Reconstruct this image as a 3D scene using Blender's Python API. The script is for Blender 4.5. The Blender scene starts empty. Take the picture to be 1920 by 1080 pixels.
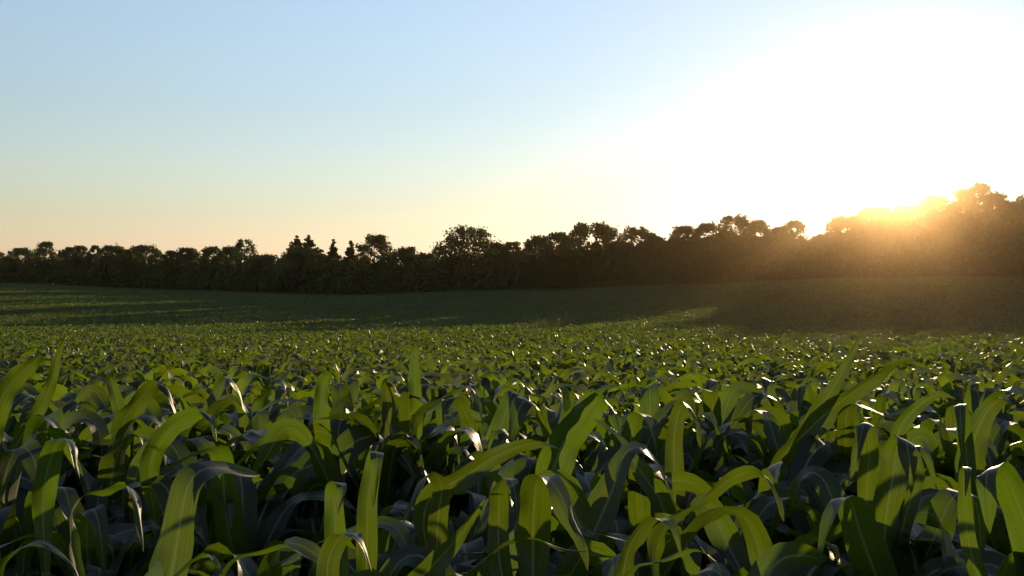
import bpy, math, random
import numpy as np
from mathutils import Vector, Matrix

random.seed(7)
rng = np.random.default_rng(7)
scene = bpy.context.scene
R = math.radians

# ------------------------------------------------------------------ camera, sky, sun, exposure
F = 1884.0                      # focal length in pixels of the 1920 px wide picture
EYE = 1.30                      # eye height over the soil under the camera
cam_d = bpy.data.cameras.new('camera')
cam = bpy.data.objects.new('camera', cam_d)
scene.collection.objects.link(cam)
cam.location = (0, 0, EYE)
cam.rotation_euler = (R(90), 0, 0)
cam_d.sensor_width = 36.0
cam_d.lens = 36.0 * F / 1920.0
cam_d.clip_start = 0.05
cam_d.clip_end = 8000
scene.camera = cam

SUN_EL, SUN_AZ = R(5.9), R(21.0)        # azimuth measured from the view direction to the right
SUN = Vector((math.sin(SUN_AZ) * math.cos(SUN_EL), math.cos(SUN_AZ) * math.cos(SUN_EL), math.sin(SUN_EL)))

w = bpy.data.worlds.new('World')
scene.world = w
w.use_nodes = True
nt = w.node_tree
nt.nodes.clear()
N = nt.nodes.new
L = nt.links.new
SKY_STRENGTH = 0.15
sky = N('ShaderNodeTexSky')
sky.sky_type = 'NISHITA'
sky.sun_disc = False
sky.sun_elevation = SUN_EL
sky.sun_rotation = SUN_AZ
sky.altitude = 1500
sky.air_density = 2.0
sky.dust_density = 0.85
sky.ozone_density = 4.5
bg = N('ShaderNodeBackground'); bg.inputs['Strength'].default_value = SKY_STRENGTH
hs = N('ShaderNodeHueSaturation'); hs.inputs['Saturation'].default_value = 0.67      # a dusty summer sky is paler than the model's clean air
tint = N('ShaderNodeVectorMath'); tint.operation = 'MULTIPLY'; tint.inputs[1].default_value = (1.04, 1.0, 1.08)
L(sky.outputs['Color'], hs.inputs['Color']); L(hs.outputs[0], tint.inputs[0]); L(tint.outputs[0], bg.inputs['Color'])
wo = N('ShaderNodeOutputWorld'); L(bg.outputs[0], wo.inputs['Surface'])

sun_d = bpy.data.lights.new('sun', 'SUN')
sun_d.energy = 3.2
sun_d.angle = R(0.5)
sun_d.color = (1.0, 0.74, 0.42)
sun = bpy.data.objects.new('sun', sun_d)
scene.collection.objects.link(sun)
sun.rotation_euler = SUN.to_track_quat('Z', 'Y').to_euler()
sun.location = (30, 80, 40)

scene.view_settings.view_transform = 'Standard'
scene.view_settings.look = 'None'
scene.view_settings.exposure = 1.16
scene.view_settings.gamma = 1.0
scene.cycles.max_bounces = 8
scene.cycles.transparent_max_bounces = 8
scene.cycles.use_denoising = True
scene.cycles.denoising_input_passes = 'RGB_ALBEDO'
scene.cycles.denoising_prefilter = 'NONE'

# ------------------------------------------------------------------ helpers
def link(o, parent=None):
    scene.collection.objects.link(o)
    if parent is not None:
        o.parent = parent
    return o

def tag(o, label=None, category=None, group=None, kind=None):
    for k, v in (('label', label), ('category', category), ('group', group), ('kind', kind)):
        if v:
            o[k] = v
    return o

def empty(name, loc):
    o = bpy.data.objects.new(name, None)
    o.location = loc
    o.empty_display_size = 0.1
    return link(o)

def mesh_from(name, V, Fc, mat=None, uv=None, smooth=True):
    """V (n,3), Fc (m,4) quads; uv per vertex (n,2)."""
    V = np.asarray(V, dtype=np.float32); Fc = np.asarray(Fc, dtype=np.int32)
    me = bpy.data.meshes.new(name)
    m, k = Fc.shape
    me.vertices.add(len(V)); me.vertices.foreach_set('co', V.ravel())
    me.loops.add(m * k); me.loops.foreach_set('vertex_index', Fc.ravel())
    me.polygons.add(m)
    me.polygons.foreach_set('loop_start', np.arange(0, m * k, k, dtype=np.int32))
    me.polygons.foreach_set('loop_total', np.full(m, k, dtype=np.int32))
    me.polygons.foreach_set('use_smooth', np.full(m, smooth, dtype=bool))
    if uv is not None:
        l = me.uv_layers.new(name='UVMap')
        l.data.foreach_set('uv', np.asarray(uv, dtype=np.float32)[Fc.ravel()].ravel())
    if mat: me.materials.append(mat)
    me.update(); me.validate()
    return me

def sstep(x):
    x = np.clip(x, 0, 1)
    return x * x * (3 - 2 * x)

# ------------------------------------------------------------------ terrain: height of the crop top below the eye
COLS = np.array([-400, 0, 320, 640, 960, 1280, 1600, 1920, 2400], float)
DS = np.array([0, 4, 9, 20, 35, 55, 80, 100, 120, 150, 210, 345], float)
DELTA = np.array([
    [.36, .39, .64, 1.08, 1.52, 1.97, 2.50, 2.40, 2.00, 1.30, -.30, -2.30],
    [.36, .39, .64, 1.08, 1.52, 1.97, 2.50, 2.40, 2.00, 1.30, -.30, -2.30],
    [.36, .39, .64, 1.08, 1.52, 1.97, 2.40, 2.30, 2.00, 1.55, 0.90, -.20],
    [.36, .39, .64, 1.08, 1.52, 1.97, 2.20, 2.20, 2.00, 1.75, 1.45, 1.0],
    [.36, .39, .64, 1.06, 1.50, 1.85, 1.90, 1.75, 1.50, 1.00, -.10, -.20],
    [.36, .39, .64, 1.04, 1.42, 1.60, 1.35, 0.95, 0.45, -.40, -1.3, -1.4],
    [.36, .39, .63, .98, 1.25, 1.36, 0.90, 0.20, -.75, -1.7, -2.0, -2.0],
    [.36, .39, .62, .96, 1.18, 1.25, 0.60, -.20, -1.15, -2.1, -2.2, -2.2],
    [.36, .39, .62, .96, 1.18, 1.25, 0.60, -.20, -1.15, -2.1, -2.2, -2.2],
])
CROP = 0.99
def crop_delta(x, y):
    x = np.atleast_1d(np.asarray(x, float)); y = np.atleast_1d(np.asarray(y, float))
    yy = np.maximum(y, 0.0)
    px = 960 + F * x / np.maximum(y, 12.0)
    px = np.clip(px, COLS[0] + 1, COLS[-1] - 1)
    ci = np.clip(np.searchsorted(COLS, px) - 1, 0, len(COLS) - 2)
    cf = (px - COLS[ci]) / (COLS[ci + 1] - COLS[ci]); cf = cf * .5 + .5 * sstep(cf)
    yc = np.clip(yy, 0, DS[-1] - 1e-3)
    di = np.clip(np.searchsorted(DS, yc, side='right') - 1, 0, len(DS) - 2)
    df = (yc - DS[di]) / (DS[di + 1] - DS[di])
    # Catmull-Rom-like slopes in distance
    def col(c):
        t = DELTA[c]
        p0 = t[np.arange(len(t))[None].repeat(1, 0)[0]] if False else None
        m = SLOPES[c]
        h = DS[di + 1] - DS[di]
        a = t[di]; b = t[di + 1]
        t2 = df * df; t3 = t2 * df
        return (2*t3 - 3*t2 + 1) * a + (t3 - 2*t2 + df) * h * m[di] + (-2*t3 + 3*t2) * b + (t3 - t2) * h * m[di + 1]
    out = np.zeros_like(px)
    tab = np.zeros((len(COLS), len(px)))
    for c in range(len(COLS)):
        m = SLOPES_ALL[c]
        h = DS[di + 1] - DS[di]
        a = DELTA[c][di]; b = DELTA[c][di + 1]
        t2 = df * df; t3 = t2 * df
        tab[c] = (2*t3 - 3*t2 + 1) * a + (t3 - 2*t2 + df) * h * m[di] + (-2*t3 + 3*t2) * b + (t3 - t2) * h * m[di + 1]
    i = np.arange(len(px))
    return tab[ci, i] * (1 - cf) + tab[ci + 1, i] * cf
SLOPES_ALL = np.array([np.gradient(DELTA[c], DS) for c in range(len(COLS))])

def ground_z(x, y):
    return EYE - crop_delta(x, y) - CROP
def gz(x, y):
    return float(ground_z(x, y)[0])

# ------------------------------------------------------------------ materials
def new_mat(name):
    m = bpy.data.materials.new(name); m.use_nodes = True
    m.node_tree.nodes.clear()
    return m, m.node_tree

def node(t, kind, **kw):
    n = t.nodes.new(kind)
    for k, v in kw.items():
        if k.startswith('in_'):
            n.inputs[k[3:].replace('_', ' ')].default_value = v
        else:
            setattr(n, k, v)
    return n

def leaf_material(name, base, trans, rough, fac, spec=0.5, uv=True):
    m, t = new_mat(name)
    ln = t.links.new
    out = node(t, 'ShaderNodeOutputMaterial')
    pr = node(t, 'ShaderNodeBsdfPrincipled'); pr.inputs['Roughness'].default_value = rough
    pr.inputs['Specular IOR Level'].default_value = spec
    tr = node(t, 'ShaderNodeBsdfTranslucent')
    mix = node(t, 'ShaderNodeMixShader'); mix.inputs[0].default_value = fac
    oi = node(t, 'ShaderNodeObjectInfo')
    geo = node(t, 'ShaderNodeNewGeometry')
    nz = node(t, 'ShaderNodeTexNoise'); nz.inputs['Scale'].default_value = 6.0; nz.inputs['Detail'].default_value = 4
    ln(geo.outputs['Position'], nz.inputs['Vector'])
    # small hue / value differences from plant to plant and along a blade
    add = node(t, 'ShaderNodeMath', operation='ADD'); ln(oi.outputs['Random'], add.inputs[0]); ln(nz.outputs['Fac'], add.inputs[1])
    mr = node(t, 'ShaderNodeMapRange'); mr.inputs['From Min'].default_value = .3; mr.inputs['From Max'].default_value = 1.7
    mr.inputs['To Min'].default_value = .72; mr.inputs['To Max'].default_value = 1.3
    ln(add.outputs[0], mr.inputs['Value'])
    hb = node(t, 'ShaderNodeHueSaturation'); hb.inputs['Color'].default_value = (*base, 1)
    ht = node(t, 'ShaderNodeHueSaturation'); ht.inputs['Color'].default_value = (*trans, 1)
    ln(mr.outputs[0], hb.inputs['Value']); ln(mr.outputs[0], ht.inputs['Value'])
    mh = node(t, 'ShaderNodeMapRange'); mh.inputs['To Min'].default_value = .49; mh.inputs['To Max'].default_value = .512
    ln(oi.outputs['Random'], mh.inputs['Value']); ln(mh.outputs[0], hb.inputs['Hue']); ln(mh.outputs[0], ht.inputs['Hue'])
    cb, ct = hb.outputs[0], ht.outputs[0]
    if uv:
        uvn = node(t, 'ShaderNodeUVMap')
        sp = node(t, 'ShaderNodeSeparateXYZ'); ln(uvn.outputs[0], sp.inputs[0])
        # parallel veins
        vm = node(t, 'ShaderNodeMath', operation='MULTIPLY'); vm.inputs[1].default_value = 118.0; ln(sp.outputs['X'], vm.inputs[0])
        sn = node(t, 'ShaderNodeMath', operation='SINE'); ln(vm.outputs[0], sn.inputs[0])
        vr = node(t, 'ShaderNodeMapRange'); vr.inputs['From Min'].default_value = -1; vr.inputs['To Min'].default_value = .88; vr.inputs['To Max'].default_value = 1.06
        ln(sn.outputs[0], vr.inputs['Value'])
        # streaks that run with the veins, and scorched tips and margins
        mp = node(t, 'ShaderNodeVectorMath', operation='MULTIPLY'); mp.inputs[1].default_value = (26, 2.2, 1); ln(uvn.outputs[0], mp.inputs[0])
        of = node(t, 'ShaderNodeVectorMath', operation='ADD'); ln(mp.outputs[0], of.inputs[0]); ln(oi.outputs['Location'], of.inputs[1])
        n2 = node(t, 'ShaderNodeTexNoise'); n2.inputs['Scale'].default_value = 1.0; n2.inputs['Detail'].default_value = 3; ln(of.outputs[0], n2.inputs['Vector'])
        s2 = node(t, 'ShaderNodeMapRange'); s2.inputs['From Min'].default_value = .3; s2.inputs['From Max'].default_value = .7
        s2.inputs['To Min'].default_value = .72; s2.inputs['To Max'].default_value = 1.2; ln(n2.outputs['Fac'], s2.inputs['Value'])
        v2 = node(t, 'ShaderNodeMath', operation='MULTIPLY'); ln(vr.outputs[0], v2.inputs[0]); ln(s2.outputs[0], v2.inputs[1])
        vr = v2
        tipn = node(t, 'ShaderNodeMath', operation='MULTIPLY_ADD'); tipn.inputs[1].default_value = .22; ln(n2.outputs['Fac'], tipn.inputs[0]); ln(sp.outputs['Y'], tipn.inputs[2])
        tip = node(t, 'ShaderNodeMapRange'); tip.inputs['From Min'].default_value = 1.07; tip.inputs['From Max'].default_value = 1.14; ln(tipn.outputs[0], tip.inputs['Value'])
        # pale midrib: |u - .5|
        su = node(t, 'ShaderNodeMath', operation='SUBTRACT'); su.inputs[1].default_value = .5; ln(sp.outputs['X'], su.inputs[0])
        ab = node(t, 'ShaderNodeMath', operation='ABSOLUTE'); ln(su.outputs[0], ab.inputs[0])
        rr = node(t, 'ShaderNodeMapRange'); rr.inputs['From Min'].default_value = .02; rr.inputs['From Max'].default_value = .055
        rr.inputs['To Min'].default_value = 1; rr.inputs['To Max'].default_value = 0; ln(ab.outputs[0], rr.inputs['Value'])
        def shade(col, ribcol, ribk):
            mm = node(t, 'ShaderNodeVectorMath', operation='SCALE'); ln(col, mm.inputs[0]); ln(vr.outputs[0], mm.inputs['Scale'])
            mx = node(t, 'ShaderNodeMix', data_type='RGBA'); mx.inputs['B'].default_value = (*ribcol, 1)
            k = node(t, 'ShaderNodeMath', operation='MULTIPLY'); k.inputs[1].default_value = ribk; ln(rr.outputs[0], k.inputs[0])
            ln(k.outputs[0], mx.inputs['Factor']); ln(mm.outputs[0], mx.inputs['A'])
            mt = node(t, 'ShaderNodeMix', data_type='RGBA'); mt.inputs['B'].default_value = (.10, .075, .03, 1)
            ln(tip.outputs[0], mt.inputs['Factor']); ln(mx.outputs['Result'], mt.inputs['A'])
            return mt.outputs['Result']
        cb = shade(cb, (.16, .20, .09), .75)
        ct = shade(ct, (.10, .12, .015), .6)
        bp = node(t, 'ShaderNodeBump'); bp.inputs['Strength'].default_value = .12; bp.inputs['Distance'].default_value = .001
        ln(sn.outputs[0], bp.inputs['Height']); ln(bp.outputs[0], pr.inputs['Normal'])
    ln(cb, pr.inputs['Base Color']); ln(ct, tr.inputs['Color'])
    ln(pr.outputs[0], mix.inputs[1]); ln(tr.outputs[0], mix.inputs[2]); ln(mix.outputs[0], out.inputs['Surface'])
    return m

M_LEAF = leaf_material('maize_leaf', (.017, .022, .009), (.086, .136, .0035), .46, .42, spec=.38)
M_LEAF_FAR = leaf_material('maize_leaf_far', (.017, .022, .009), (.128, .182, .005), .52, .42, spec=.36, uv=False)
M_STALK = leaf_material('maize_stalk', (.075, .11, .035), (.10, .14, .02), .45, .15, uv=False)
M_FOL = leaf_material('tree_foliage', (.040, .060, .018), (.075, .095, .010), .6, .35, spec=.25, uv=False)
M_FOL2 = leaf_material('conifer_foliage', (.028, .045, .020), (.04, .055, .010), .6, .3, spec=.2, uv=False)

def bark():
    m, t = new_mat('bark'); ln = t.links.new
    out = node(t, 'ShaderNodeOutputMaterial'); pr = node(t, 'ShaderNodeBsdfPrincipled'); pr.inputs['Roughness'].default_value = .9
    nz = node(t, 'ShaderNodeTexNoise'); nz.inputs['Scale'].default_value = 3; nz.inputs['Detail'].default_value = 6
    geo = node(t, 'ShaderNodeNewGeometry'); ln(geo.outputs['Position'], nz.inputs['Vector'])
    cr = node(t, 'ShaderNodeValToRGB'); cr.color_ramp.elements[0].color = (.03, .022, .015, 1); cr.color_ramp.elements[1].color = (.10, .075, .05, 1)
    ln(nz.outputs['Fac'], cr.inputs[0]); ln(cr.outputs[0], pr.inputs['Base Color']); ln(pr.outputs[0], out.inputs['Surface'])
    return m
M_BARK = bark()

def soil():
    m, t = new_mat('soil'); ln = t.links.new
    out = node(t, 'ShaderNodeOutputMaterial'); pr = node(t, 'ShaderNodeBsdfPrincipled'); pr.inputs['Roughness'].default_value = .95
    geo = node(t, 'ShaderNodeNewGeometry')
    nz = node(t, 'ShaderNodeTexNoise'); nz.inputs['Scale'].default_value = 5; nz.inputs['Detail'].default_value = 8
    ln(geo.outputs['Position'], nz.inputs['Vector'])
    cr = node(t, 'ShaderNodeValToRGB'); cr.color_ramp.elements[0].color = (.022, .016, .010, 1); cr.color_ramp.elements[1].color = (.075, .055, .036, 1)
    ln(nz.outputs['Fac'], cr.inputs[0]); ln(cr.outputs[0], pr.inputs['Base Color'])
    bp = node(t, 'ShaderNodeBump'); bp.inputs['Distance'].default_value = .03; ln(nz.outputs['Fac'], bp.inputs['Height']); ln(bp.outputs[0], pr.inputs['Normal'])
    ln(pr.outputs[0], out.inputs['Surface'])
    return m
M_SOIL = soil()

# ------------------------------------------------------------------ ground sheet
def build_ground():
    rad = np.concatenate([[0.0], np.geomspace(.6, 60, 60), np.linspace(63, 400, 110), np.geomspace(404, 440, 4)])
    ang = np.concatenate([np.linspace(-42, 42, 141), np.linspace(42, 318, 47)[1:-1]])
    A = np.radians(ang); na = len(A)
    X = rad[:, None] * np.sin(A)[None]; Y = rad[:, None] * np.cos(A)[None]
    Z = ground_z(X.ravel(), Y.ravel()).reshape(X.shape)
    V = np.stack([X, Y, Z], -1).reshape(-1, 3)
    Fc = []
    for i in range(len(rad) - 1):
        j = np.arange(na); k = (j + 1) % na
        Fc.append(np.stack([i*na + j, (i+1)*na + j, (i+1)*na + k, i*na + k], -1)[:, ::-1])
    global ZMIN
    ZMIN = float(Z.min())
    me = mesh_from('field_soil', V, np.concatenate(Fc), M_SOIL)
    o = bpy.data.objects.new('field_soil', me); link(o); tag(o, kind='structure', label='dark soil of the rolling maize field', category='ground')
build_ground()

# ------------------------------------------------------------------ trees
def leaf_cards(P, Nrm, size, rs):
    """one bent leaf-clump face per point: centre P, rough normal, size"""
    n = len(P)
    t = rs.normal(size=(n, 3)); t -= (t * Nrm).sum(1)[:, None] * Nrm; t /= np.linalg.norm(t, axis=1)[:, None] + 1e-9
    b = np.cross(Nrm, t)
    s = (size * rs.uniform(.6, 1.35, n))[:, None]
    asp = rs.uniform(.4, .8, n)[:, None]
    V = np.stack([P - t*s, P - b*s*asp + Nrm*s*.15, P + t*s, P + b*s*asp + Nrm*s*.15], 1).reshape(-1, 3)
    return V, np.arange(4*n).reshape(n, 4)

def tube_mesh(paths, sides=7):
    Vs, Fs, off = [], [], 0
    for pts, radii in paths:
        pts = np.asarray(pts, float); n = len(pts)
        for i in range(n):
            d = pts[min(i+1, n-1)] - pts[max(i-1, 0)]; d /= np.linalg.norm(d) + 1e-9
            a = np.cross(d, [0.31, .9, .2]); a /= np.linalg.norm(a); b = np.cross(d, a)
            th = np.linspace(0, 2*math.pi, sides, endpoint=False)
            Vs.append(pts[i] + radii[i] * (np.cos(th)[:, None]*a + np.sin(th)[:, None]*b))
        for i in range(n-1):
            j = np.arange(sides); k = (j+1) % sides
            Fs.append(np.stack([off+i*sides+j, off+i*sides+k, off+(i+1)*sides+k, off+(i+1)*sides+j], -1))
        off += n*sides
    return np.concatenate(Vs), np.concatenate(Fs)

def broadleaf(name, px, top, hw, D, label, lobes=None, card=.30, dens=1.0, seed=0, group='trees along the far field edge', airy=0.0, waist=0.0):
    """a tree whose crown tops out at picture height `top`, hw px half width, at depth D"""
    rs = np.random.default_rng(1000 + seed)
    X = (px - 960) / F * D
    zg = gz(X, D) ; ztop = EYE + (540 - top) / F * D
    H = ztop - zg; W = hw / F * D
    root = empty(name, (X, D, zg)); tag(root, label, 'tree', group)
    zc = max(H - 1.25 * W, H * .45)            # where the dome starts
    def env(z):
        if z > zc: return W * max(0.0, 1 - ((z - zc) / (H - zc))**2.5)**.45
        f = (zc - z) / zc
        return W * (1 - waist * f) * (1 - .35 * f * f)
    if lobes is None:
        rm = min(.13 * W + .34, 1.0)
        k = int(1.25 * (W * H) / (rm * rm)) + 6
        lob = []
        for i in range(k):
            r = rm * rs.uniform(.65, 1.35)
            z = rs.uniform(.12, 1)**.8 * H
            z = min(z, H - r * .95)
            lim = max(env(min(z + r * .5, H)) - r * .55, 0)
            u = rs.uniform(-1, 1); u = math.copysign(abs(u)**.6, u)
            lob.append((u * lim, rs.uniform(-.8, .8) * lim, z, r))
        lob.append((rs.uniform(-.25, .25) * W, 0, H - rm * .8, rm * .9))
    else:
        lob = [(u * W, rs.uniform(-.6, .6) * W * math.sqrt(max(.05, 1 - u * u)), v * H, r * W) for u, v, r in lobes]
    Ps, Ns, branches = [], [], []
    for (x, y, z, r) in lob:
        if z + r * .9 > H: z = H - r * .9
        n = int(r * r * 55 * dens / (card / .3)**2) + 8
        d = rs.normal(size=(n, 3)); d /= np.linalg.norm(d, axis=1)[:, None]
        rad = rs.uniform(.2, 1.0, n)**.45
        ph = rs.uniform(0, 6.28, 3)
        lump = 1 + .2*np.sin(d[:, 0]*7 + ph[0]) * np.sin(d[:, 2]*8 + ph[1]) + .15*np.sin(d[:, 1]*11 + ph[2])
        sprig = 1 + (rs.random(n) < .16) * rs.uniform(0, .6, n)
        p = np.array([x, y, z]) + d * (rad * lump * sprig)[:, None] * r * np.array([1.08, 1.08, .9])
        if airy:
            kk = rs.random(n) > airy * (np.sin(p[:, 0]*2.1 + ph[0]) * np.sin(p[:, 2]*2.3 + ph[1]) > .1)
            p = p[kk]; d = d[kk]
        nn = d + rs.normal(size=d.shape) * .8; nn /= np.linalg.norm(nn, axis=1)[:, None]
        Ps.append(p); Ns.append(nn)
        branches.append(np.array([x, y, z]))
    P = np.concatenate(Ps); Nn = np.concatenate(Ns)
    keep = P[:, 2] > .1
    V, Fc = leaf_cards(P[keep], Nn[keep], card, rs)
    o = bpy.data.objects.new('crown', mesh_from('crown', V, Fc, M_FOL, smooth=False)); link(o, root)
    tr = max(.14, H * .022)
    paths = [([(0, 0, -.3), (0.05, 0, H*.2), (-.05*W, 0, H*.45), (0, 0, H*.75)], [tr*1.3, tr, tr*.7, tr*.25])]
    for c in branches[:12]:
        s = np.array([0, 0, min(H*.45, c[2]*.55)])
        paths.append(([s, s*.5 + c*.5 + np.array([0, 0, -.05*H]), c], [tr*.4, tr*.25, tr*.06]))
    V, Fc = tube_mesh(paths)
    o = bpy.data.objects.new('trunk', mesh_from('trunk', V, Fc, M_BARK)); link(o, root)
    return root

def conifer(name, px, top, hw, D, label, seed=0, group='trees along the far field edge'):
    rs = np.random.default_rng(2000 + seed)
    X = (px - 960) / F * D
    zg = gz(X, D); H = EYE + (540 - top) / F * D - zg; W = hw * 1.75 / F * D
    root = empty(name, (X, D, zg)); tag(root, label, 'tree', group)
    Ps, Ns, paths = [], [], [([(0, 0, -.3), (0, 0, H*.5), (0, 0, H)], [.22, .13, .02])]
    z = H * .12
    while z < H * .985:
        f = 1 - z / H
        Rr = W * (f / .7 if f < .7 else 1.0)**.95 * rs.uniform(.75, 1.12)
        nb = int(rs.integers(4, 8)) if f > .15 else 3
        for k in range(nb):
            a = rs.uniform(0, 2*math.pi)
            l = Rr * rs.uniform(.55, 1.2) + .12
            tilt = rs.uniform(-.5, .12)
            n = int(30 + l * 90)
            s = rs.uniform(0, 1, n)
            p = np.stack([np.cos(a)*l*s, np.sin(a)*l*s, z + tilt * l * s + .22*l*s*s], -1) + rs.normal(size=(n, 3)) * np.array([.14, .14, .13]) * (.5 + l*.35)
            nn = rs.normal(size=(n, 3)) * .6 + np.array([0, 0, 1]); nn /= np.linalg.norm(nn, axis=1)[:, None]
            Ps.append(p); Ns.append(nn)
            paths.append(([(0, 0, z), (np.cos(a)*l*.9, np.sin(a)*l*.9, z - .1*l)], [.04, .01]))
        z += max(.2, H * .033) * rs.uniform(.5, 1.4)
    V, Fc = leaf_cards(np.concatenate(Ps), np.concatenate(Ns), .27, rs)
    o = bpy.data.objects.new('crown', mesh_from('crown', V, Fc, M_FOL2, smooth=False)); link(o, root)
    V, Fc = tube_mesh(paths, 5)
    o = bpy.data.objects.new('trunk', mesh_from('trunk', V, Fc, M_BARK)); link(o, root)
    return root

TLX = [-420, 0, 300, 640, 880, 1180, 1540, 1690, 1920, 2300]
TLD = [370, 338, 298, 242, 213, 187, 168, 158, 142, 125]
def tree_depth(px): return float(np.interp(px, TLX, TLD))

# (px, top y, half width px, depth offset, label)
TREES = [
    (-60, 478, 40, 4, 'low dark tree cut off by the left edge of the view'),
    (-8, 472, 17, 6, 'small rounded tree at the far left end of the tree line'),
    (43, 465, 28, 5, 'broad flat-topped tree left of the tall lollipop tree at far left'),
    (87, 453, 17, 2, 'tall narrow lollipop tree with sky gaps near the left edge'),
    (132, 463, 13, 6, 'small bumpy tree just right of the tall lollipop tree at far left'),
    (152, 460, 13, 3, 'slim tree with a pointed top beside the small sprig tree at left'),
    (179, 460, 9, 5, 'thin sprig of a tree with sky under its tip left of the domed pair'),
    (212, 460, 28, 3, 'left tree of the pair of smooth domes in the left tree line'),
    (270, 459, 36, 6, 'right and wider tree of the pair of smooth domes at left'),
    (322, 470, 15, 3, 'low tree filling the notch right of the pair of domes'),
    (351, 464, 20, 5, 'small domed tree left of the flat-topped ragged tree'),
    (399, 462, 20, 4, 'flat-topped ragged tree with a hole in its upper left'),
    (430, 462, 17, 7, 'rounded tree leaning against the second lollipop tree'),
    (459, 448, 17, 3, 'second lollipop tree with a ragged head above the low gap'),
    (500, 477, 32, 6, 'low shrubby tree in the gap left of the twin-peaked tree'),
    (566, 462, 38, 2, 'broad leafy tree below the two conifer peaks'),
    (600, 475, 14, 4, 'short bushy tree between the twin conifers and the lone spruce'),
    (640, 486, 30, 6, 'low leafy tree under the two small spruces'),
    (703, 440, 29, 3, 'rounded tree with two tops right of the second spruce'),
    (762, 462, 26, 4, 'mid-height tree with a domed top left of the low dip'),
    (800, 474, 20, 5, 'low tree in the dip left of the big oak'),
    (930, 455, 20, 2, 'shoulder-high tree tucked against the right of the big oak'),
    (961, 453, 17, 4, 'small pointed tree standing in the gap right of the big oak'),
    (1010, 442, 26, 4, 'stepped tree at the left foot of the long dome'),
    (1046, 436, 24, 3, 'sloping tree joining the stepped tree to the long dome'),
    (1110, 419, 50, 3, 'long dome-shaped tree left of centre of the right wood'),
    (1195, 426, 34, 5, 'wide domed tree with a feathery top right of the long dome'),
    (1237, 444, 14, 4, 'small tree in the notch after the feathery dome'),
    (1284, 423, 24, 4, 'bushy tree left of the ragged-topped group'),
    (1326, 418, 22, 6, 'tree with small bumps left of the ragged highest top'),
    (1376, 404, 31, 3, 'ragged-topped tree highest in the group left of the sun gap'),
    (1423, 412, 18, 5, 'small round-headed tree right of the ragged highest top'),
    (1459, 425, 14, 4, 'low tree between the round head and the sun gap'),
    (1491, 414, 24, 3, 'open-crowned tree on the left rim of the bright gap'),
    (1542, 438, 16, 3, 'short tree standing at the bottom of the bright gap'),
    (1588, 404, 36, 4, 'sloping tree on the right rim of the bright gap'),
    (1645, 386, 38, 3, 'tall tree straight below the sun, its top burnt out'),
    (1705, 384, 34, 5, 'tree just right of the sun with a glowing top'),
    (1757, 367, 32, 3, 'high tree with a sloping top right of the sun'),
    (1808, 354, 20, 5, 'rounded tree left of the highest pointed top'),
    (1839, 343, 20, 2, 'highest tree with a pointed ragged top at far right'),
    (1868, 362, 20, 4, 'tree stepping down from the highest top at far right'),
    (1894, 378, 16, 6, 'lower tree in the notch by the right edge'),
    (1925, 366, 26, 3, 'tall tree cut off by the right edge of the view'),
    (1985, 350, 42, 4, 'tall tree just beyond the right edge of the view'),
]
for i, (px, top, hw, off, lab) in enumerate(TREES):
    broadleaf('broadleaf_tree', px, top, hw * 1.3, tree_depth(px) + off, lab, seed=i, card=(.30 if px < 1250 else .23), airy=(.6 if i in (3, 6, 13, 33, 40, 41) else .2), waist=(.45 if i in (3, 6, 13) else .0))
# the big oak, its lobes placed by hand
OAK = [(-.86, .40, .26), (-.62, .58, .30), (-.78, .62, .18), (-.25, .80, .34), (-.10, .905, .16), (.12, .90, .18), (.40, .80, .34), (.62, .62, .34),
       (.82, .55, .22), (.0, .60, .40), (-.3, .45, .36), (.35, .42, .36), (.65, .35, .3), (-.65, .30, .3), (0, .28, .36), (.45, .88, .14), (-.42, .74, .24)]
broadleaf('oak_tree', 873, 421, 64, tree_depth(873) + 3, 'big broad oak with a domed crown and sky holes, tallest left of centre', lobes=OAK, seed=90, airy=.35, dens=2.3)
for i, (px, top, hw, off, lab) in enumerate([
    (112, 468, 5, 9, 'tiny conifer tip poking up right of the lollipop tree'),
    (556, 440, 22, 4, 'left conifer of the twin peaks, slightly open'),
    (579, 440, 25, 5, 'right conifer of the twin peaks, dense and dark'),
    (625, 448, 14, 7, 'lone small spruce with a sharp tip and tiered boughs'),
    (658, 450, 15, 6, 'spruce standing against the left of the two-topped round tree'),
]):
    conifer('spruce_tree', px, top, hw, tree_depth(px) + off, lab, seed=i)

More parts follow.
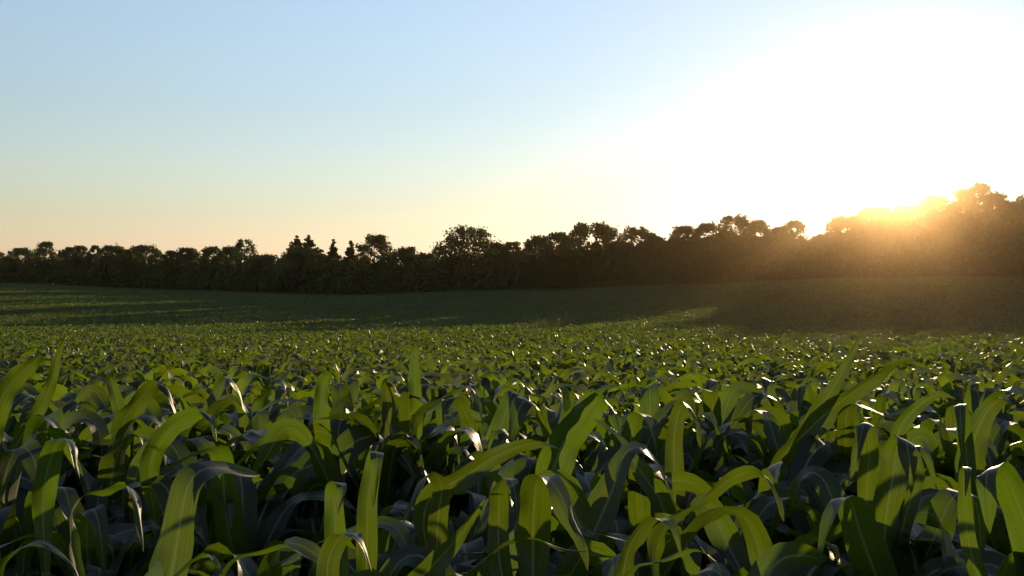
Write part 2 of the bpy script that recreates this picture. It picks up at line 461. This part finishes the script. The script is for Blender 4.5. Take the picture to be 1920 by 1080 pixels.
NOTCH = [(-420, 480), (0, 484), (60, 480), (112, 476), (165, 474), (310, 478), (370, 478), (500, 484), (650, 489), (800, 480), (975, 470), (1040, 462),
         (1160, 452), (1235, 458), (1300, 446), (1440, 440), (1520, 450), (1600, 428), (1700, 412), (1780, 398), (1900, 402), (2300, 380)]
def undergrowth():
    """scrub, saplings and low branches that close the foot of the wood"""
    rs = np.random.default_rng(5)
    Ps, Ns = [], []
    for layer in range(5):
        for px in np.arange(-420, 2300, 6.5):
            p_ = px + rs.uniform(-5, 5)
            D = tree_depth(p_) + [-.5, 2, 5, 9, 14][layer]
            x = (p_ - 960) / F * D; zg = gz(x, D)
            top = np.interp(p_, [q[0] for q in NOTCH], [q[1] for q in NOTCH])
            hmax = EYE + (540 - top) / F * D - zg
            h = hmax * (rs.uniform(.25, .6) if layer == 0 else rs.uniform(.65, 1.04))
            rx = rs.uniform(.8, 1.5)
            n = int(h * rx * (24 if p_ < 1150 else 46))
            t = rs.uniform(0, 1, n)
            d = rs.normal(size=(n, 3)); d /= np.linalg.norm(d, axis=1)[:, None]
            wv = np.sqrt(np.clip(1 - np.clip((t - .72) / .28, 0, 1)**2, .05, 1)) * (1 + .25 * np.sin(t * 17 + px))
            q = np.stack([x + d[:, 0] * rx * wv, D + d[:, 1] * rx * wv, zg + t * h + d[:, 2] * .25], -1)
            nn = d + rs.normal(size=d.shape)*.8; nn /= np.linalg.norm(nn, axis=1)[:, None]
            Ps.append(q); Ns.append(nn)
    V, Fc = leaf_cards(np.concatenate(Ps), np.concatenate(Ns), .38, rs)
    o = bpy.data.objects.new('undergrowth', mesh_from('undergrowth', V, Fc, M_FOL, smooth=False)); link(o)
    tag(o, 'dark tangled scrub closing the foot of the tree line', 'undergrowth', kind='stuff')
undergrowth()

# ------------------------------------------------------------------ maize
def leaf_geo(rs, Lm, Wm, th0, sb, wb, bend, droop, side, twist, vee, ruffle, nseg=26, nw=6):
    """a blade in its own frame: grows along +X and up, returns verts, faces, uv. Elevation falls from th0 by `bend` round sb."""
    s = np.linspace(0, 1, nseg + 1)
    w1, w2 = rs.uniform(0, 6.28, 2)
    th = th0 - bend * sstep((s - sb + wb) / (2 * wb)) - droop * s + .16 * np.sin(6.28 * 1.6 * s + w1) * sstep(s / .2)
    ya = side * s**1.5 + .18 * np.sin(6.28 * 1.2 * s + w2) * sstep(s / .3)
    ds = Lm / nseg
    tx = np.cos(th) * np.cos(ya); ty = np.cos(th) * np.sin(ya); tz = np.sin(th)
    T = np.stack([tx, ty, tz], -1)
    C = np.zeros((nseg + 1, 3)); C[1:] = np.cumsum((T[1:] + T[:-1]) * .5 * ds, 0)
    sd = np.stack([-np.sin(ya), np.cos(ya), np.zeros_like(ya)], -1)
    up = np.cross(T, sd)
    tw = twist * s**1.3 + .3 * np.sin(6.28 * 1.4 * s + w1 + w2) * sstep(s / .25)
    A = sd * np.cos(tw)[:, None] + up * np.sin(tw)[:, None]
    U = np.cross(T, A)
    wd = Wm * .5 * (.42 + .58 * sstep(s / .32)) * (1 - s**2.6)**.8 + .0008
    u = np.linspace(-1, 1, nw + 1)
    flat = 1 - .75 * np.exp(-((s - sb) / max(wb * 1.3, .05))**2) if bend > .6 else np.ones_like(s)
    vz = vee * flat * (1.15 - .75 * s)
    ph = rs.uniform(0, 6.28, 4); fr = rs.uniform(2.2, 4.2, 2)
    V = np.zeros((nseg + 1, nw + 1, 3)); UV = np.zeros((nseg + 1, nw + 1, 2))
    env = sstep(s / .15) * (1 - s)**.35
    for k, uu in enumerate(u):
        e = abs(uu)
        ruf = ruffle * Wm * e**2 * env * (np.sin(6.28 * fr[0 if uu < 0 else 1] * s + ph[0 if uu < 0 else 1]) + .45 * np.sin(6.28 * 7.3 * s + ph[2 if uu < 0 else 3]))
        lift = wd * (np.sqrt(e*e + .02) - .14) * np.tan(vz) + ruf
        V[:, k] = C + A * (wd * uu * np.cos(vz*.6))[:, None] + U * lift[:, None]
        UV[:, k, 0] = (uu + 1) / 2; UV[:, k, 1] = s
    i, j = np.meshgrid(np.arange(nseg), np.arange(nw), indexing='ij')
    a = i * (nw + 1) + j
    Fc = np.stack([a, a + 1, a + nw + 2, a + nw + 1], -1).reshape(-1, 4)
    return V.reshape(-1, 3), Fc, UV.reshape(-1, 2)

def rot_z(V, a):
    c, s_ = math.cos(a), math.sin(a)
    return V @ np.array([[c, s_, 0], [-s_, c, 0], [0, 0, 1]])

def plant_leaves(rs, nseg, nw, nleaf):
    """list of (V, F, UV) and stalk path of one young maize plant"""
    H = rs.uniform(.44, .56)
    az = rs.uniform(0, 6.28)
    lean = rs.normal(size=2) * .03
    out = []
    for i in range(nleaf):
        f = i / (nleaf - 1)
        z = .10 + f * (H - .10)
        whorl = f > .8
        Lm = (.52 + .36 * math.sin(math.pi * min(f * .8 + .12, 1))) * rs.uniform(.9, 1.12) * (.72 if whorl else 1)
        Wm = (.060 + .030 * math.sin(math.pi * min(f * .85 + .1, 1))) * rs.uniform(.9, 1.12)
        if whorl:
            th0 = rs.uniform(1.15, 1.45); sb = rs.uniform(.45, .72); wb = rs.uniform(.08, .25); bend = rs.choice([1.3, 1.8, 2.3, 2.7]); droop = rs.uniform(.1, .6)
        else:
            th0 = rs.uniform(.9, 1.34); sb = rs.uniform(.30, .55)
            kink = rs.random() < .45
            wb = rs.uniform(.035, .08) if kink else rs.uniform(.15, .33)
            bend = rs.uniform(2.1, 2.7) if kink else rs.uniform(1.6, 2.5)
            droop = rs.uniform(.25, .8)
        a = az + i * math.pi + rs.normal() * .45
        V, Fc, UV = leaf_geo(rs, Lm, Wm, th0, sb, wb, bend, droop, rs.normal() * .5, rs.normal() * 1.15, rs.uniform(.2, .6), rs.uniform(.04, .15), nseg, nw)
        V = rot_z(V + np.array([.008, 0, 0]), a) + np.array([lean[0]*f, lean[1]*f, z])
        out.append((V, Fc, UV))
    stalk = ([(0, 0, -.05), (lean[0]*.5, lean[1]*.5, H*.5), (lean[0], lean[1], H + .06)], [.014, .012, .006])
    return out, stalk

def plant_single(name, rs, nseg, nw, nleaf, mat):
    lv, st = plant_leaves(rs, nseg, nw, nleaf)
    Vs, Fs, off = [], [], 0
    for V, Fc, UV in lv:
        Vs.append(V); Fs.append(Fc + off); off += len(V)
    V, Fc = tube_mesh([st], 4)
    Vs.append(V); Fs.append(Fc + off)
    return np.concatenate(Vs), np.concatenate(Fs)

# positions: drilled rows, slightly irregular
ROW, STEP, RDIR = .58, .155, R(63)
def plant_positions(ymin, ymax, half):
    ca, sa = math.cos(RDIR), math.sin(RDIR)
    ext = math.hypot(ymax, ymax * half + 2)
    a = np.arange(-ext, ext, STEP); b = np.arange(-ext, ext, ROW)
    A, B = np.meshgrid(a, b); A = A.ravel(); B = B.ravel()
    A = A + rng.normal(size=A.shape) * .05; B = B + rng.normal(size=B.shape) * .09
    x = A * ca - B * sa; y = A * sa + B * ca
    k = (y > ymin) & (y < ymax) & (np.abs(x) < y * half + .8)
    return x[k], y[k]

NEAR = 8.2
px_, py_ = plant_positions(1.5, NEAR, .62)
inview = np.abs(px_) < py_ * .515 + .28
order = np.argsort(py_[inview])
idx_in = np.nonzero(inview)[0][order][:300 - 30 - 108]
near_set = set(idx_in.tolist())
print('near plants', inview.sum(), 'used', len(near_set), 'to', py_[idx_in].max())

protos = []
for k in range(14):
    rs = np.random.default_rng(300 + k)
    lv, st = plant_leaves(rs, 26, 6, int(rs.integers(10, 13)))
    V, Fc = tube_mesh([st], 8)
    sm = mesh_from('stalk', V, Fc, M_STALK)
    protos.append((sm, [mesh_from('leaf', *lf[:2], M_LEAF, lf[2]) for lf in lv]))

# plants whose blades stand out one by one: blade paths as (picture x, picture y, offset in depth), turned into points at a real depth
def at(px, py, D):
    return np.array([(px - 960) / F * D, D, EYE + (540 - py) / F * D])

def spline(P, n):
    P = np.asarray(P, float); m = len(P)
    d = np.concatenate([[0], np.cumsum(np.linalg.norm(np.diff(P, axis=0), axis=1))])
    Tn = np.gradient(P, d, axis=0)
    t = np.linspace(0, d[-1], n); i = np.clip(np.searchsorted(d, t) - 1, 0, m - 2)
    h = (d[i + 1] - d[i]); f = ((t - d[i]) / h)[:, None]; h = h[:, None]
    return (2*f**3 - 3*f**2 + 1) * P[i] + (f**3 - 2*f**2 + f) * h * Tn[i] + (-2*f**3 + 3*f**2) * P[i + 1] + (f**3 - f**2) * h * Tn[i + 1]

def path_blade(rs, pts, W, roll, base_w=.30, vee=.38, ruffle=.20, n=34, nw=8, peak=.42):
    C = spline(pts, n + 1)
    T = np.gradient(C, axis=0); T /= np.linalg.norm(T, axis=1)[:, None]
    v = C[0] - np.array([0, 0, EYE]); v /= np.linalg.norm(v)
    A = np.zeros_like(C); a = np.cross(T[0], v)
    for i in range(n + 1):
        a = a - T[i] * a.dot(T[i]); a /= np.linalg.norm(a) + 1e-9
        A[i] = a
    s = np.linspace(0, 1, n + 1)
    r = np.interp(s, np.linspace(0, 1, len(roll)), np.radians(roll))[:, None]
    B = np.cross(T, A); A2 = A * np.cos(r) + B * np.sin(r); U = np.cross(T, A2)
    wd = W * .5 * (base_w + (1 - base_w) * sstep(s / peak)) * (1 - s**2.8)**.8 + .0008
    u = np.linspace(-1, 1, nw + 1); ph = rs.uniform(0, 6.28, 4); fr = rs.uniform(2, 4, 2)
    V = np.zeros((n + 1, nw + 1, 3)); UV = np.zeros((n + 1, nw + 1, 2)); env = sstep(s / .15) * (1 - s)**.3
    cur = np.linalg.norm(np.gradient(T, axis=0), axis=1); flat = 1 / (1 + 6 * cur)
    for k, uu in enumerate(u):
        e = abs(uu); q = 0 if uu < 0 else 1
        ruf = ruffle * W * e**2 * env * (np.sin(6.28*fr[q]*s + ph[q]) + .45*np.sin(6.28*7.1*s + ph[2 + q]))
        lift = wd * (np.sqrt(e*e + .02) - .14) * math.tan(vee) * flat + ruf
        V[:, k] = C + A2 * (wd * uu)[:, None] + U * lift[:, None]
        UV[:, k, 0] = (uu + 1) / 2; UV[:, k, 1] = s
    i, j = np.meshgrid(np.arange(n), np.arange(nw), indexing='ij'); q = i * (nw + 1) + j
    return V.reshape(-1, 3), np.stack([q, q + 1, q + nw + 2, q + nw + 1], -1).reshape(-1, 4), UV.reshape(-1, 2)

def B(w, roll, *pts): return (w, roll, pts)
HEROES = [
    ('maize plant with one big bright blade leaning right, right of centre', 'bright', [
        B(80, (0, 0, 10, 40), (1040, 872), (1058, 830), (1088, 790), (1126, 750, -.02), (1148, 764, -.05), (1158, 795, -.06), (1163, 820, -.06)),
        B(42, (30, 30, 60, 60), (1078, 775, .06), (1110, 740, .06), (1143, 722, .05), (1158, 726, .04), (1175, 750, .03), (1188, 772, .03))]),
    ('maize plant with a dark broad blade whose grey tip arcs left, right of centre', '', [
        B(52, (5, 10, 40, 60), (1252, 990), (1238, 938), (1207, 892), (1181, 855), (1165, 828), (1132, 796), (1112, 786))]),
    ('maize plant with a wide dark upright blade lit only at its folded top', '', [
        B(46, (0, 0, 5, 20), (1266, 1000), (1265, 900), (1266, 805), (1272, 775, 0), (1286, 757, -.03), (1305, 785, -.06), (1314, 840, -.06))]),
    ('maize plant with a pale folded blade hanging straight below the sun', '', [
        B(42, (0, 0, 0), (1626, 905, .08), (1630, 850, .05), (1626, 800, .02), (1621, 792, -.02), (1611, 830, -.07), (1600, 875, -.09), (1591, 908, -.09))]),
    ('maize plant with a lit blade behind its own dark flap, right of the pale fold', '', [
        B(66, (0, 0, 0), (1662, 965), (1674, 895), (1684, 838), (1694, 824, -.02), (1702, 842, -.07), (1707, 880, -.08), (1709, 928, -.08)),
        B(34, (10, 20, 40), (1700, 960), (1722, 890), (1716, 835), (1735, 850, -.03), (1752, 900, -.05), (1757, 920, -.05))]),
    ('maize plant at the lower right edge with the brightest big folded blade', 'bright', [
        B(84, (0, 0, -10, 0), (1945, 1060), (1915, 960), (1884, 892), (1864, 876, -.02), (1850, 892, -.06), (1851, 940, -.08), (1856, 1000, -.08)),
        B(36, (0, 0, 0), (1815, 1010, .03), (1808, 930, .03), (1808, 886, .02), (1813, 875, -.01), (1814, 892, -.05), (1810, 930, -.06))]),
    ('maize plant with a lit arched blade near the bottom, right of centre', '', [
        B(52, (15, 10, 50, 50), (1168, 1075), (1184, 1018), (1212, 980), (1240, 972, -.03), (1263, 988, -.06), (1276, 1022, -.07), (1280, 1048, -.07))]),
    ('maize plant with a long blade rising right then drooping, lower right', '', [
        B(44, (60, 50, 20, 60), (1250, 978), (1300, 950), (1342, 918), (1382, 890), (1420, 885, -.03), (1442, 898, -.05), (1458, 932, -.06), (1470, 978, -.06))]),
    ('maize plant with a low grey arch at the bottom edge, right of centre', '', [
        B(38, (50, 40, 55, 60), (1160, 1095), (1195, 1060), (1232, 1054), (1272, 1036), (1312, 1032, -.02), (1341, 1052, -.03), (1353, 1088, -.03))]),
    ('maize plant with a broad lit blade folded over and hanging right, at bottom centre', 'bright', [
        B(80, (0, 0, 0, 10), (1000, 1010, .10), (1002, 950, .06), (1008, 902, .02), (1018, 893, -.02), (1042, 912, -.06), (1068, 965, -.08), (1090, 1018, -.09), (1102, 1070, -.09)),
        B(48, (0, 0, 0), (935, 1035, .04), (935, 965, .04), (938, 912, .02), (948, 898, -.01), (962, 908, -.06), (968, 942, -.08), (971, 985, -.08))]),
    ('maize plant with a square-topped folded blade and pointed flap, left of bottom centre', '', [
        B(46, (0, 0, 0), (688, 1010), (690, 930), (704, 856), (707, 847, -.02), (706, 862, -.06), (703, 900, -.07), (700, 952, -.07))]),
    ('maize plant with a short square-folded blade left of the taller square fold', '', [
        B(52, (0, 0, 0), (630, 1025), (627, 965), (626, 916), (632, 905, -.02), (642, 918, -.06), (632, 965, -.07))]),
    ('maize plant with a lit blade and white hanging tip at bottom, left of centre', '', [
        B(56, (10, 0, 10, 20), (614, 1095), (617, 1045), (636, 1008), (652, 1000, -.02), (668, 1004, -.05), (682, 1028, -.07), (696, 1070, -.08))]),
    ('maize plant with a long diagonal blade rising right from the bottom edge near centre', '', [
        B(60, (0, 0, 10, 10), (775, 1100), (830, 1040), (866, 998), (890, 962), (908, 934)),
        B(34, (60, 60, 50, 50), (890, 1062, -.04), (930, 1032, -.05), (970, 1013, -.06), (1002, 1010, -.07), (1060, 1030, -.09), (1104, 1034, -.09))]),
    ('maize plant with a long sloping blade lit along its upper edge, in the middle', '', [
        B(52, (20, 0, -10, 30), (815, 925), (872, 893), (925, 858), (978, 836), (1020, 830, -.03), (1050, 842, -.05))]),
    ('maize plant with a grey satin blade hanging down left, bottom middle', '', [
        B(44, (0, 0, 0, 10), (822, 965, .04), (828, 912, .03), (814, 890, 0), (799, 892, -.04), (780, 925, -.08), (756, 980, -.10))]),
    ('maize plant with a narrow dark square flap, right edge of the near field', '', [
        B(36, (0, 0, 0), (1815, 905, .04), (1808, 810, .03), (1801, 758, 0), (1800, 764, -.04), (1802, 800, -.06), (1804, 862, -.06))]),
    ('maize plant with a very long blade sweeping diagonally up to the right under the sun', 'bright', [
        B(52, (25, 20, 30, 70), (1455, 880), (1520, 802), (1580, 750), (1632, 714), (1672, 690), (1702, 677), (1734, 682)),
        B(40, (10, 0, 0), (1530, 775, .2), (1562, 728, .2), (1592, 674, .2), (1618, 622, .2))]),
    ('maize plant with one tall blunt upright blade standing alone left of centre', 'bright', [
        B(30, (0, 0, 0), (780, 760), (777, 700), (779, 645), (781, 637, -.02), (782, 646, -.04))]),
    ('maize plant with two lit blades leaning right at the left edge', 'bright', [
        B(50, (0, 0, 10, 30), (-5, 765), (28, 710), (60, 680), (84, 661, -.02), (98, 672, -.05)),
        B(30, (0, 0, 0), (98, 712, .05), (108, 668, .05), (124, 628, .05))]),
    ('maize plant with an upright lit blade cut by a shadow, left side', 'bright', [
        B(34, (0, 0, 0), (232, 795), (218, 748), (206, 705), (205, 699, -.03), (207, 708, -.05))]),
    ('maize plant with a tent-shaped lit blade left of centre', '', [
        B(46, (10, 10, 20, 20), (235, 785), (263, 748), (290, 723), (310, 724, -.03), (325, 760, -.06), (334, 795, -.07))]),
    ('maize plant with a lit blade and grey drooping tip, left of centre', '', [
        B(46, (10, 0, 10, 30), (292, 838), (328, 795), (365, 776), (386, 774, -.04), (401, 795, -.07), (406, 828, -.08))]),
    ('maize plant with a broad saddle-shaped lit blade at the lower left', 'bright', [
        B(50, (0, 10, 0, 0), (86, 895, .04), (97, 852, .03), (108, 826, 0), (124, 822, -.03), (138, 838, -.07), (142, 872, -.08), (150, 898, -.08))]),
    ('maize plant with a grey swan-necked blade ending in a long thin tip, lower left', '', [
        B(38, (70, 60, 20, 40), (165, 925), (205, 916), (234, 911), (254, 934, -.03), (262, 972, -.05), (266, 1005, -.06), (269, 1034, -.06))]),
    ('maize plant with a thin grey arch at the bottom left corner', '', [
        B(28, (60, 50, 50), (35, 1028), (70, 1017), (108, 1035, -.02), (138, 1064, -.04), (152, 1098, -.05))]),
    ('maize plant with two crossing pale blades at the bottom, left of centre', '', [
        B(32, (60, 40, 30), (325, 1080), (368, 1046), (394, 1042, -.03), (412, 1068, -.05), (418, 1090, -.05)),
        B(28, (50, 30, 60), (405, 1090), (436, 1050), (480, 1036), (530, 1024), (580, 1048, -.02))]),
    ('maize plant with a pale blunt blade in the second rank, left of centre', 'bright', [
        B(38, (0, 0, 5, 10), (604, 815), (602, 745), (608, 706), (621, 702, -.03), (631, 724, -.06))]),
    ('maize plant with a grey arched blade and a lit one behind it, middle', '', [
        B(32, (60, 50, 60, 60), (785, 775), (828, 746), (856, 727), (880, 726, -.03), (896, 756, -.05), (907, 800, -.06)),
        B(40, (0, 0, 0), (735, 810, .08), (728, 755, .08), (726, 722, .06), (744, 726, .04))]),
    ('maize plant with a broad lit blade below the tall trees on the right edge', '', [
        B(60, (0, 0, 10, 20), (1822, 845), (1838, 795), (1864, 757), (1886, 748, -.03), (1905, 768, -.06)),
        B(40, (10, 0, 20), (1690, 800, .05), (1728, 757, .05), (1764, 739, .04), (1792, 748, .02))]),
]
hero_xy = []; hero_top = []
for hi, (lab, glow, blades) in enumerate(HEROES):
    rs = np.random.default_rng(4000 + hi)
    top = min(p[1] for b in blades[:1] for p in b[2])
    D = min(F * .315 / (top - 540), 3.4)
    P0 = blades[0][2][0]
    base = at(P0[0], P0[1], D + .03)
    gx, gy = float(base[0]), float(base[1]); g0 = gz(gx, gy)
    hz = max(base[2] - g0 - .22, .15)
    root = empty('corn_plant', (gx, gy, g0)); tag(root, lab, 'corn plant', 'corn plants in the near field')
    hero_xy.append((gx, gy)); hero_top.append((gx, gy, float(at(0, top, D)[2]) - g0))
    V, Fc = tube_mesh([([(0, 0, -.05), (0, 0, hz*.5), (0, 0, hz + .02)], [.014, .013, .009])], 8)
    link(bpy.data.objects.new('stalk', mesh_from('stalk', V, Fc, M_STALK)), root)
    o0 = np.array([gx, gy, g0])
    for (wpx, roll, pts) in blades:
        Q = [at(p[0], p[1], D + (p[2] if len(p) > 2 else 0)) for p in pts]
        st = o0 + np.array([0, 0, min(hz, max(Q[0][2] - g0 - .12, .12))])
        V, Fc, UV = path_blade(rs, [st] + Q, wpx * .9 / F * D, (roll[0],) + tuple(roll))
        link(bpy.data.objects.new('leaf', mesh_from('leaf', V - o0, Fc, M_LEAF, UV)), root)
    for me in protos[hi % len(protos)][1][:7]:
        lo = link(bpy.data.objects.new('leaf', me), root); lo.rotation_euler = (0, 0, rs.uniform(0, 6.28)); lo.scale = (.95, .95, .92)

ZONES = ['at the left of the near field', 'in the middle of the near field', 'under the sun on the right of the near field']
spots = [(float(px_[i]), float(py_[i]), None) for i in idx_in]
spots = [q for q in spots if min(math.hypot(q[0] - a, q[1] - b) for a, b in hero_xy) > .10]
for (a, b, ht) in hero_top:               # added plants: sunward ones shade the lower blades, a front one hides the base
    for dist, side_, drop in ((.16, .03, .07), (.29, -.07, .02), (.44, .06, .0), (-.15, .05, .32)):
        if dist == .31 and rng.random() < .3: continue
        spots.append((a + dist * math.sin(SUN_AZ) + side_ + rng.normal()*.02, b + dist * math.cos(SUN_AZ) + rng.normal()*.02, max(ht - drop, .45)))
spots = [q for q in spots if q[1] > 1.05]
for n, (x, y, want) in enumerate(spots):
    pr = protos[int(rng.integers(len(protos)))]
    root = empty('corn_plant', (x, y, gz(x, y)))
    sc = rng.uniform(.88, 1.16) * 1.08 if want is None else min(want / .90, 1.08)
    root.scale = (sc, sc, sc); root.rotation_euler = (rng.normal()*.06, rng.normal()*.06, rng.uniform(0, 6.28))
    zi = 0 if 960 + F*x/y < 640 else (1 if 960 + F*x/y < 1280 else 2)
    dp = 'big dim' if y < 2.6 else ('arching green' if y < 5 else 'small backlit')
    tag(root, dp + ' maize plant crowded ' + ZONES[zi], 'corn plant', 'corn plants in the near field')
    link(bpy.data.objects.new('stalk', pr[0]), root)
    for me in pr[1]:
        link(bpy.data.objects.new('leaf', me), root)

# the rest of the field as one object: instanced plants and, far away, patches of plants
src = bpy.data.collections.new('corn_sources')
for k in range(6):
    V, Fc = plant_single('p', np.random.default_rng(600 + k), 12, 2, 10, M_LEAF_FAR)
    src.objects.link(bpy.data.objects.new('a_corn_%d' % k, mesh_from('corn', V, Fc, M_LEAF_FAR)))
for k in range(6):
    rs = np.random.default_rng(700 + k)
    Vs, Fs, off = [], [], 0
    for q in range(16):
        V, Fc = plant_single('p', rs, 5, 1, 7, M_LEAF_FAR)
        V = rot_z(V, rs.uniform(0, 6.28)) * rs.uniform(.85, 1.12) + np.array([rs.uniform(-.8, .8), rs.uniform(-.8, .8), 0])
        Vs.append(V); Fs.append(Fc + off); off += len(V)
    src.objects.link(bpy.data.objects.new('b_patch_%d' % k, mesh_from('patch', np.concatenate(Vs), np.concatenate(Fs), M_LEAF_FAR)))

MIDEND = 55.0
mx, my = plant_positions(1.5, NEAR, .62)
rest = [i for i in range(len(px_)) if i not in near_set]
fx, fy = plant_positions(NEAR, MIDEND, .60)
X1 = np.concatenate([px_[rest], fx]); Y1 = np.concatenate([py_[rest], fy])
I1 = rng.integers(0, 6, len(X1)); S1 = rng.uniform(.92, 1.24, len(X1))
g = np.arange(-230, 230, 1.5)
GX, GY = np.meshgrid(g, np.arange(MIDEND, 345, 1.5)); GX = GX.ravel(); GY = GY.ravel()
GX = GX + rng.uniform(-.3, .3, GX.shape); GY = GY + rng.uniform(-.3, .3, GY.shape)
lim = np.interp(960 + F * GX / GY, TLX, TLD) - 1.5
k = (np.abs(GX) < GY * .60 + 1) & (GY < lim)
X2, Y2 = GX[k], GY[k]
I2 = 6 + rng.integers(0, 6, len(X2)); S2 = rng.uniform(.92, 1.08, len(X2))
X = np.concatenate([X1, X2]); Y = np.concatenate([Y1, Y2])
Z = ground_z(X, Y)
print('instances', len(X1), len(X2))
me = bpy.data.meshes.new('corn_field')
me.vertices.add(len(X)); me.vertices.foreach_set('co', np.stack([X, Y, Z], -1).astype(np.float32).ravel())
def attr(nm, typ, arr):
    a = me.attributes.new(nm, typ, 'POINT')
    a.data.foreach_set({'INT': 'value', 'FLOAT': 'value', 'FLOAT_VECTOR': 'vector'}[typ], arr.ravel())
attr('pick', 'INT', np.concatenate([I1, I2]).astype(np.int32))
attr('size', 'FLOAT', np.concatenate([S1, S2]).astype(np.float32))
rot = np.zeros((len(X), 3), np.float32); rot[:, 2] = rng.uniform(0, 6.28, len(X)); rot[:, :2] = rng.normal(size=(len(X), 2)) * .04
attr('spin', 'FLOAT_VECTOR', rot)
field = link(bpy.data.objects.new('corn_field', me))
tag(field, 'young maize filling the rolling field back to the trees', 'corn field', kind='stuff')
gt = bpy.data.node_groups.new('scatter_corn', 'GeometryNodeTree')
gt.interface.new_socket('Geometry', in_out='INPUT', socket_type='NodeSocketGeometry')
gt.interface.new_socket('Geometry', in_out='OUTPUT', socket_type='NodeSocketGeometry')
gi = gt.nodes.new('NodeGroupInput'); go = gt.nodes.new('NodeGroupOutput')
ip = gt.nodes.new('GeometryNodeInstanceOnPoints')
ci = gt.nodes.new('GeometryNodeCollectionInfo'); ci.inputs['Collection'].default_value = src
ci.inputs['Separate Children'].default_value = True; ci.inputs['Reset Children'].default_value = True
def named(nm, typ):
    n = gt.nodes.new('GeometryNodeInputNamedAttribute'); n.data_type = typ; n.inputs['Name'].default_value = nm
    return n.outputs['Attribute']
e2r = gt.nodes.new('FunctionNodeEulerToRotation')
gl = gt.links.new
gl(gi.outputs[0], ip.inputs['Points']); gl(ci.outputs[0], ip.inputs['Instance']); ip.inputs['Pick Instance'].default_value = True
gl(named('pick', 'INT'), ip.inputs['Instance Index']); gl(named('spin', 'FLOAT_VECTOR'), e2r.inputs[0]); gl(e2r.outputs[0], ip.inputs['Rotation'])
gl(named('size', 'FLOAT'), ip.inputs['Scale']); gl(ip.outputs[0], go.inputs[0])
md = field.modifiers.new('scatter', 'NODES'); md.node_group = gt

# ------------------------------------------------------------------ evening air
def haze():
    m, t = new_mat('evening_haze'); out = node(t, 'ShaderNodeOutputMaterial')
    pv = node(t, 'ShaderNodeVolumePrincipled'); pv.inputs['Color'].default_value = (.99, .70, .40, 1)
    pv.inputs['Density'].default_value = .00008; pv.inputs['Anisotropy'].default_value = .95
    t.links.new(pv.outputs[0], out.inputs['Volume'])
    x, y0, y1, z0, z1 = 445, -445, 445, ZMIN - 1, 23
    V = [(-x, y0, z0), (x, y0, z0), (x, y1, z0), (-x, y1, z0), (-x, y0, z1), (x, y0, z1), (x, y1, z1), (-x, y1, z1)]
    Fc = [(3, 2, 1, 0), (4, 5, 6, 7), (0, 1, 5, 4), (1, 2, 6, 5), (2, 3, 7, 6), (3, 0, 4, 7)]
    o = link(bpy.data.objects.new('haze', mesh_from('haze', V, Fc, m, smooth=False)))
    tag(o, 'thin warm evening haze over the field', 'haze', kind='stuff')
haze()
